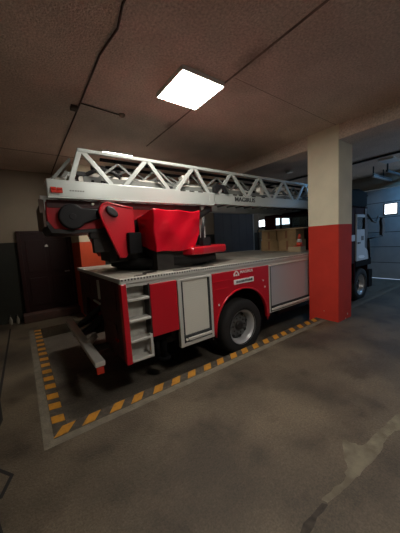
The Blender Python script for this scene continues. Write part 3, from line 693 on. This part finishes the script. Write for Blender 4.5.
sub('pivot_cap', f_cap, 'plastic', br, .02)
part('tower_block', lambda bm: [box(bm, 1.16, 1.9, 3.72, 4.58, 1.50, 2.05), box(bm, .86, 1.12, 3.72, 3.82, 1.66, 1.90), box(bm, .82, 1.12, 3.7, 3.8, 1.86, 2.0), box(bm, 1.06, 1.22, 3.72, 3.8, 1.5, 1.7), box(bm, 1.3, 2.6, 3.72, 4.58, 1.9, 2.3)], 'dark', bevel=.01)
part('control_box', lambda bm: [box(bm, 1.27, 1.46, 3.42, 3.60, 1.62, 1.92)], 'blackmatt', bevel=.01)
part('lifting_cylinder', lambda bm: [cyl(bm, (1.6, 3.66, 1.6), (2.9, 3.66, 2.32), .07)], 'dark')
part('support_post', lambda bm: [box(bm, 2.72, 2.78, 3.62, 3.70, 1.55, 2.36)], 'pale')
# operator console under its cover
def f_cover(bm):
    nx, ny, nz = 14, 8, 12
    def S_(u, v, w):
        # u along x, v along y, w along z, all 0..1; drape narrows to the lower right
        x0 = 1.525 + .02 * (1 - w) + .008 * math.sin(9 * w + 2 * v)
        x1 = 2.335 - .015 * (1 - w) - .13 * max(0, .42 - w) / .42 * (1 - .3 * v)
        x = x0 + (x1 - x0) * u
        y0 = 3.15 + .015 * math.sin(PI * u) * (1 - w) + .008 * math.sin(5 * u + 6 * w) + .007 * math.sin(13 * u - 9 * w)
        y0 -= .022 * math.exp(-((u - (.12 + .5 * (1 - w))) / .06) ** 2) * (.25 + .75 * (1 - w)) + .022 * math.exp(-((u - (1 - .42 * (1 - w))) / .12) ** 2) * (1 - w)
        y = y0 + (3.72 - y0) * v
        zt = 2.215 + .014 * math.sin(7 * u) + .012 * math.cos(11 * u + 3 * v) - .05 * v
        zb = 1.615 + .10 * v + .010 * math.sin(8 * u)
        z = zb + (zt - zb) * w
        return (x, y, z)
    V = {}
    def vert(i, j, k):
        if (i, j, k) not in V: V[(i, j, k)] = bm.verts.new(S_(i / nx, j / ny, k / nz))
        return V[(i, j, k)]
    def quad(a, b, c, d): bm.faces.new((vert(*a), vert(*b), vert(*c), vert(*d))).smooth = True
    for i in range(nx):
        for k in range(nz):
            for j in (0, ny): quad((i, j, k), (i + 1, j, k), (i + 1, j, k + 1), (i, j, k + 1))
        for j in range(ny):
            for k in (0, nz): quad((i, j, k), (i + 1, j, k), (i + 1, j + 1, k), (i, j + 1, k))
    for j in range(ny):
        for k in range(nz):
            for i in (0, nx): quad((i, j, k), (i, j + 1, k), (i, j + 1, k + 1), (i, j, k + 1))
cv = part('console_cover', f_cover, 'tarp', bevel=.02, label='glossy red tarpaulin over the operator seat')
cv.modifiers['edge'].segments = 3
for p_ in cv.data.polygons: p_.use_smooth = True
cv.data.set_sharp_from_angle(angle=math.radians(40))
part('console_base', lambda bm: [box(bm, 1.6, 2.2, 3.25, 3.7, 1.35, 1.64)], 'dark')

# ---- the ladder
LY, LF = 3.55, 4.75
ld = part('ladder', lambda bm: [box(bm, .352, 2.96, LY, LY + .06, 2.385, 2.604), box(bm, .352, 2.96, LF - .06, LF, 2.385, 2.604), box(bm, 2.90, 9.0, LY + .012, LY + .06, 2.412, 2.604), box(bm, 2.90, 9.0, LF - .06, LF - .012, 2.412, 2.604),
                               box(bm, 2.86, 2.98, LY - .008, LY + .06, 2.362, 2.59)], 'silver', bevel=.012)
def f_flange(bm):
    for y0, y1 in ((LY - .012, LY + .075), (LF - .075, LF + .012)):
        box(bm, .352, 2.96, y0, y1, 2.372, 2.388); box(bm, 2.96, 9.0, y0 + .01, y1, 2.40, 2.414)
sub('beam_flange', f_flange, 'silver', ld, .004)
for y in (LY, LF - .045): sub('top_rail', lambda bm: box(bm, .74, 8.95, y, y + .045, 2.972, 3.022), 'silver', ld, .01)
nodes = [(.63, .785, 1.145)] + [(1.33, 1.70, 2.05), (2.20, 2.565, 2.86), (3.10, 3.45, 3.84), (3.90, 4.25, 4.60)] + [(4.75 + .87 * k, 5.10 + .87 * k, 5.45 + .87 * k) for k in range(5)]
for a, t, b in nodes:
    for y in (LY + .005, LF - .045):
        sub('diagonal_brace', lambda bm: bar(bm, (a, y, 2.59), (t - .02, y, 2.985), .062, .04), 'silver', ld, .006)
        sub('diagonal_brace', lambda bm: bar(bm, (t + .02, y, 2.985), (b, y, 2.59), .062, .04), 'silver', ld, .006)
subs('rear_prop', lambda bm: [bar(bm, (.50, LF - .2, 2.60), (.76, LF - .2, 2.98), .05, .03), bar(bm, (.42, LY + .1, 2.60), (.66, LY + .1, 2.90), .035, .03)], 'silver2', ld)
for k in range(27):
    x = .62 + .31 * k
    sub('rung', lambda bm: cyl(bm, (x, LY + .06, 2.545), (x, LF - .06, 2.545), .02, seg=10), 'silver2', ld)
# nested inner sections
def f_inner(bm):
    for n, (dy, z0, z1, x0) in enumerate(((.10, 2.62, 2.70, .80), (.20, 2.68, 2.75, 1.0))):
        for y in (LY + dy, LF - dy - .035):
            box(bm, x0, 8.7, y, y + .035, z0, z1); 
            x = x0 + .2
            while x < 8.2:
                bar(bm, (x, y, z1 - .01), (x + .28, y, 2.91 - n * .03), .03, .025); bar(bm, (x + .30, y, 2.91 - n * .03), (x + .58, y, z1 - .01), .03, .025); x += .62
sub('inner_section', f_inner, 'silver2', ld)
for dy, z in ((.09, 2.925), (.19, 2.86)):
    for y in (LY + dy, LF - dy - .04): sub('inner_rail', lambda bm: box(bm, .95 + dy, 8.7, y, y + .04, z, z + .04), 'blackmatt', ld, .005)
sub('dark_filler', lambda bm: [box(bm, 1.5, 8.6, 3.86, 4.40, 2.54, 2.60)], 'dark', ld, .01)  # dark slab added to make the inside of the ladder darker
def f_irung(bm):
    x = .95
    while x < 8.5:
        cyl(bm, (x, LY + .13, 2.68), (x, LF - .13, 2.68), .018, seg=8); cyl(bm, (x + .12, LY + .22, 2.72), (x + .12, LF - .22, 2.72), .018, seg=8); x += .31
subs('inner_rung', f_irung, 'dark', ld)
def f_cab(bm):
    for k in range(5):
        y = LY + .13 + .05 * k
        tube(bm, [(.7, y, 2.66 + .02 * k), (1.5, y + .02, 2.70), (3.0, y, 2.66 + .015 * k), (5, y, 2.68), (8.5, y, 2.67)], .012, 8)
    tube(bm, [(.72, 3.8, 2.62), (.85, 3.75, 2.74), (1.05, 3.72, 2.84), (1.25, 3.72, 2.80), (1.34, 3.72, 2.70)], .03)
    tube(bm, [(.95, 4.1, 2.66), (1.2, 4.05, 2.80), (1.6, 4.0, 2.78), (2.2, 4.0, 2.82), (2.8, 4.05, 2.72)], .035)
subs('cable', f_cab, 'plastic', ld)
def f_loop(bm):
    pts = [(1.36 + .13 * math.cos(t), 4.0 + .02 * k, 2.84 + .11 * math.sin(t)) for k, t in enumerate([2.4 - 4.8 * i / 20 for i in range(21)])]
    tube(bm, [(1.0, 4.0, 2.93)] + pts + [(1.0, 4.4, 2.76)], .045)
sub('hose_loop', f_loop, 'rubber', ld)
def f_pul(bm):
    for x, y, z, r in ((.80, 3.85, 2.68, .085), (1.18, 3.78, 2.63, .075), (1.33, 3.85, 2.66, .07), (.98, 4.0, 2.78, .05)):
        pass
    for x, z, r in ((.80, 2.655, .06), (.99, 2.66, .075), (1.235, 2.665, .062), (1.52, 2.65, .04)):
        cyl(bm, (x, 3.66, z), (x, 3.70, z), r, r * .85, 24)
    for x, y, z, r in ((.86, 3.9, 2.74, .06), (1.12, 3.95, 2.70, .06)):
        cyl(bm, (x, y, z), (x + .02, y + .01, z + .03), r, r * .9, 24)
subs('pulley', f_pul, 'pale', ld)
def f_fit(bm):
    box(bm, .70, .95, 3.9, 3.94, 2.78, 2.82); box(bm, .82, 1.02, 3.78, 3.86, 2.70, 2.75); box(bm, 2.36, 2.5, LY + .07, LY + .2, 2.74, 2.86); box(bm, 1.0, 1.25, 4.2, 4.3, 2.84, 2.89)
    tube(bm, [(1.45, 3.8, 2.66), (1.75, 3.8, 2.72), (2.05, 3.82, 2.66)], .018); tube(bm, [(1.5, 3.95, 2.74), (1.9, 3.95, 2.68), (2.2, 3.95, 2.75)], .016)
    box(bm, .36, .58, 3.72, 3.92, 2.60, 2.625); tube(bm, [(.40, 3.9, 2.62), (.45, 3.9, 2.69), (.62, 3.9, 2.70)], .015)
    box(bm, 5.5, 5.8, LY + .2, LY + .5, 2.76, 2.84); box(bm, 4.35, 4.45, LY + .07, LY + .2, 2.66, 2.9)
subs('ladder_fitting', f_fit, 'pale', ld, .008)
rnd = random.Random(11)
def f_hoses(bm, k):
    y = LY + .12 + .035 * k; x = .9 + rnd.uniform(0, .5); pts = []
    z = 2.61 + rnd.uniform(0, .10)
    while x < 8.4:
        pts.append((x, y + rnd.uniform(-.015, .015), z + rnd.uniform(-.022, .022))); x += rnd.uniform(.25, .45)
    tube(bm, pts, rnd.choice((.009, .013, .018)), 8)
for k in range(9): sub('hose', lambda bm: f_hoses(bm, k), rnd.choice(('plastic', 'rubber', 'steel', 'pale')), ld)
for k in range(34):
    x = .75 + .135 * k + rnd.uniform(-.05, .05); y = LY + rnd.uniform(.07, .16); z = rnd.uniform(2.60, 2.70); w = rnd.uniform(.03, .12); h = rnd.uniform(.02, .06)
    sub('bracket', lambda bm: box(bm, x, x + w, y, y + .05, z, z + h), rnd.choice(('plastic', 'blackmatt', 'blackmatt', 'pale', 'silver2')), ld, .006)
def f_brk(bm):
    prism(bm, [(2.98, 2.60), (2.98, 2.70), (3.06, 2.76), (3.22, 2.76), (3.34, 2.60), (3.24, 2.60), (3.17, 2.69), (3.08, 2.68), (3.06, 2.60)], 'y', LY - .02, LY + .05)
sub('latch', f_brk, 'plastic', ld, .006)
sub('ladder_slots', lambda bm: [box(bm, x, x + .10, LY - .004, LY + .01, 2.585, 2.600) for x in (2.26, 2.44, 2.62, 3.46, 3.62, 4.0, 4.3)], 'dark', ld)
tl = sub('tail_lamp', lambda bm: [box(bm, .39, .45, LY - .02, LY, 2.475, 2.505), box(bm, .39, .52, LY - .02, LY, 2.435, 2.474), box(bm, .455, .52, LY - .018, LY, 2.476, 2.503)], 'taillamp', ld, .006, 'red tail lamp')
sub('maker_plate', lambda bm: [box(bm, .60 + .03 * k, .622 + .03 * k, LY - .003, LY + .002, 2.466, 2.482) for k in range(6)], 'silver2', ld)
lettering('lettering', 'MAGIRUS', .115, (3.80, LY + .008, 2.51), (PI / 2, 0, 0), 'lettering', ld, .004, 1.22)
sub('tip_gear', lambda bm: [box(bm, 8.3, 9.0, LY + .1, LF - .1, 2.62, 2.78), tube(bm, [(8.5, LY, 3.0), (9.0, LY, 3.06), (9.4, LY, 3.02), (9.7, LY, 2.92), (9.5, LY, 2.86)], .05), box(bm, 8.8, 9.25, LY, LY + .1, 2.66, 2.74)], 'blackmatt', ld)
sub('work_lamp', lambda bm: [box(bm, 4.93, 5.2, LY + .05, LY + .2, 2.80, 2.86)], 'pale', ld)

# ------------------------------------------------------------------ crates and cone on the deck in front of the cab
def crate(x0, x1, y0, y1, z0, z1, label, m='card', tape=True):
    o = tag(obj('cardboard_box', lambda bm: box(bm, x0, x1, y0, y1, z0, z1), m, bevel=.008), label, 'box', 'boxes on the truck deck')
    if tape: obj('packing_tape', lambda bm: box(bm, x0 - .003, x0, (y0 + y1) / 2 - .03, (y0 + y1) / 2 + .03, z0 + .04, z1 - .03), 'tape', o)
    return o
crate(5.62, 6.02, 4.16, 4.72, 1.348, 1.64, 'brown box on the truck deck, lower one next to the black hand rail')
crate(5.62, 6.02, 3.58, 4.14, 1.348, 1.64, 'brown box on the truck deck, lower one partly behind the pale carton')
crate(5.64, 6.02, 4.22, 4.70, 1.642, 1.90, 'brown box on top of the stack next to the black hand rail')
crate(5.64, 6.02, 3.62, 4.18, 1.642, 1.90, 'brown box on top of the stack beside the traffic cone')
pk = tag(obj('plank', lambda bm: box(bm, 5.60, 6.06, 3.40, 4.78, 1.902, 1.93), 'card2'), 'long pale board laid across the stacked brown boxes', 'board')
crate(5.35, 5.58, 3.32, 3.66, 1.348, 1.47, 'flat pale carton on the truck deck under the traffic cone', 'card2', False)
cn = thing('traffic_cone', 'red and white traffic cone standing on the flat pale carton', 'traffic cone', (5.47, 3.42, 1.472))
local(obj('cone_body', lambda bm: lathe(bm, [(.075, .015), (.060, .10)], (5.47, 3.42, 1.472), 'z', 24), 'orange'), cn)
local(obj('white_band', lambda bm: lathe(bm, [(.060, .10), (.045, .18)], (5.47, 3.42, 1.472), 'z', 24), 'white'), cn)
local(obj('cone_tip', lambda bm: lathe(bm, [(.045, .18), (.022, .30)], (5.47, 3.42, 1.472), 'z', 24), 'orange'), cn)
local(obj('cone_base', lambda bm: box(bm, 5.37, 5.57, 3.33, 3.52, 1.472, 1.487), 'orange', bevel=.005), cn)

# ------------------------------------------------------------------ light
def area(name, loc, rot, sx, sy, power, col):
    l = bpy.data.lights.new(name, 'AREA'); l.shape = 'RECTANGLE'; l.size = sx; l.size_y = sy; l.energy = power; l.color = col
    o = bpy.data.objects.new(name, l); COL.objects.link(o); o.location = loc; o.rotation_euler = rot; return o
# area light added out of view, stands in for daylight into the right-hand bay
area('added_daylight', (10.75, -.2, 1.6), (0, PI / 2, 0), 3.1, 4.6, 10, (.40, .64, 1))
w = bpy.data.worlds.new('outdoor'); w.use_nodes = True; S.world = w
w.node_tree.nodes['Background'].inputs[0].default_value = (.45, .62, .85, 1); w.node_tree.nodes['Background'].inputs[1].default_value = .6

# ------------------------------------------------------------------ camera
yaw, pitch, roll, F = 6.26296983e-01, 1.04459407e-01, -5.80251480e-02, 247.259
f = Vector((math.sin(yaw) * math.cos(pitch), math.cos(yaw) * math.cos(pitch), -math.sin(pitch)))
r = Vector((math.cos(yaw), -math.sin(yaw), 0)); u = r.cross(f)
R = r * math.cos(roll) + u * math.sin(roll); U = -r * math.sin(roll) + u * math.cos(roll)
cam = bpy.data.cameras.new('camera'); cam.sensor_fit = 'HORIZONTAL'; cam.sensor_width = 36; cam.lens = 36 * F / 400
cam.clip_start = .05
co = bpy.data.objects.new('camera', cam); COL.objects.link(co)
co.matrix_world = Matrix(((R.x, U.x, -f.x, 0), (R.y, U.y, -f.y, 0), (R.z, U.z, -f.z, 1.75), (0, 0, 0, 1)))
S.camera = co
vs = S.view_settings
S.display_settings.display_device = 'sRGB'
vs.view_transform = 'Standard'; vs.look = 'None'; vs.gamma = 1; vs.use_curve_mapping = False; vs.exposure = 0
S.cycles.max_bounces = 8; S.cycles.diffuse_bounces = 5
S.cycles.use_denoising = True
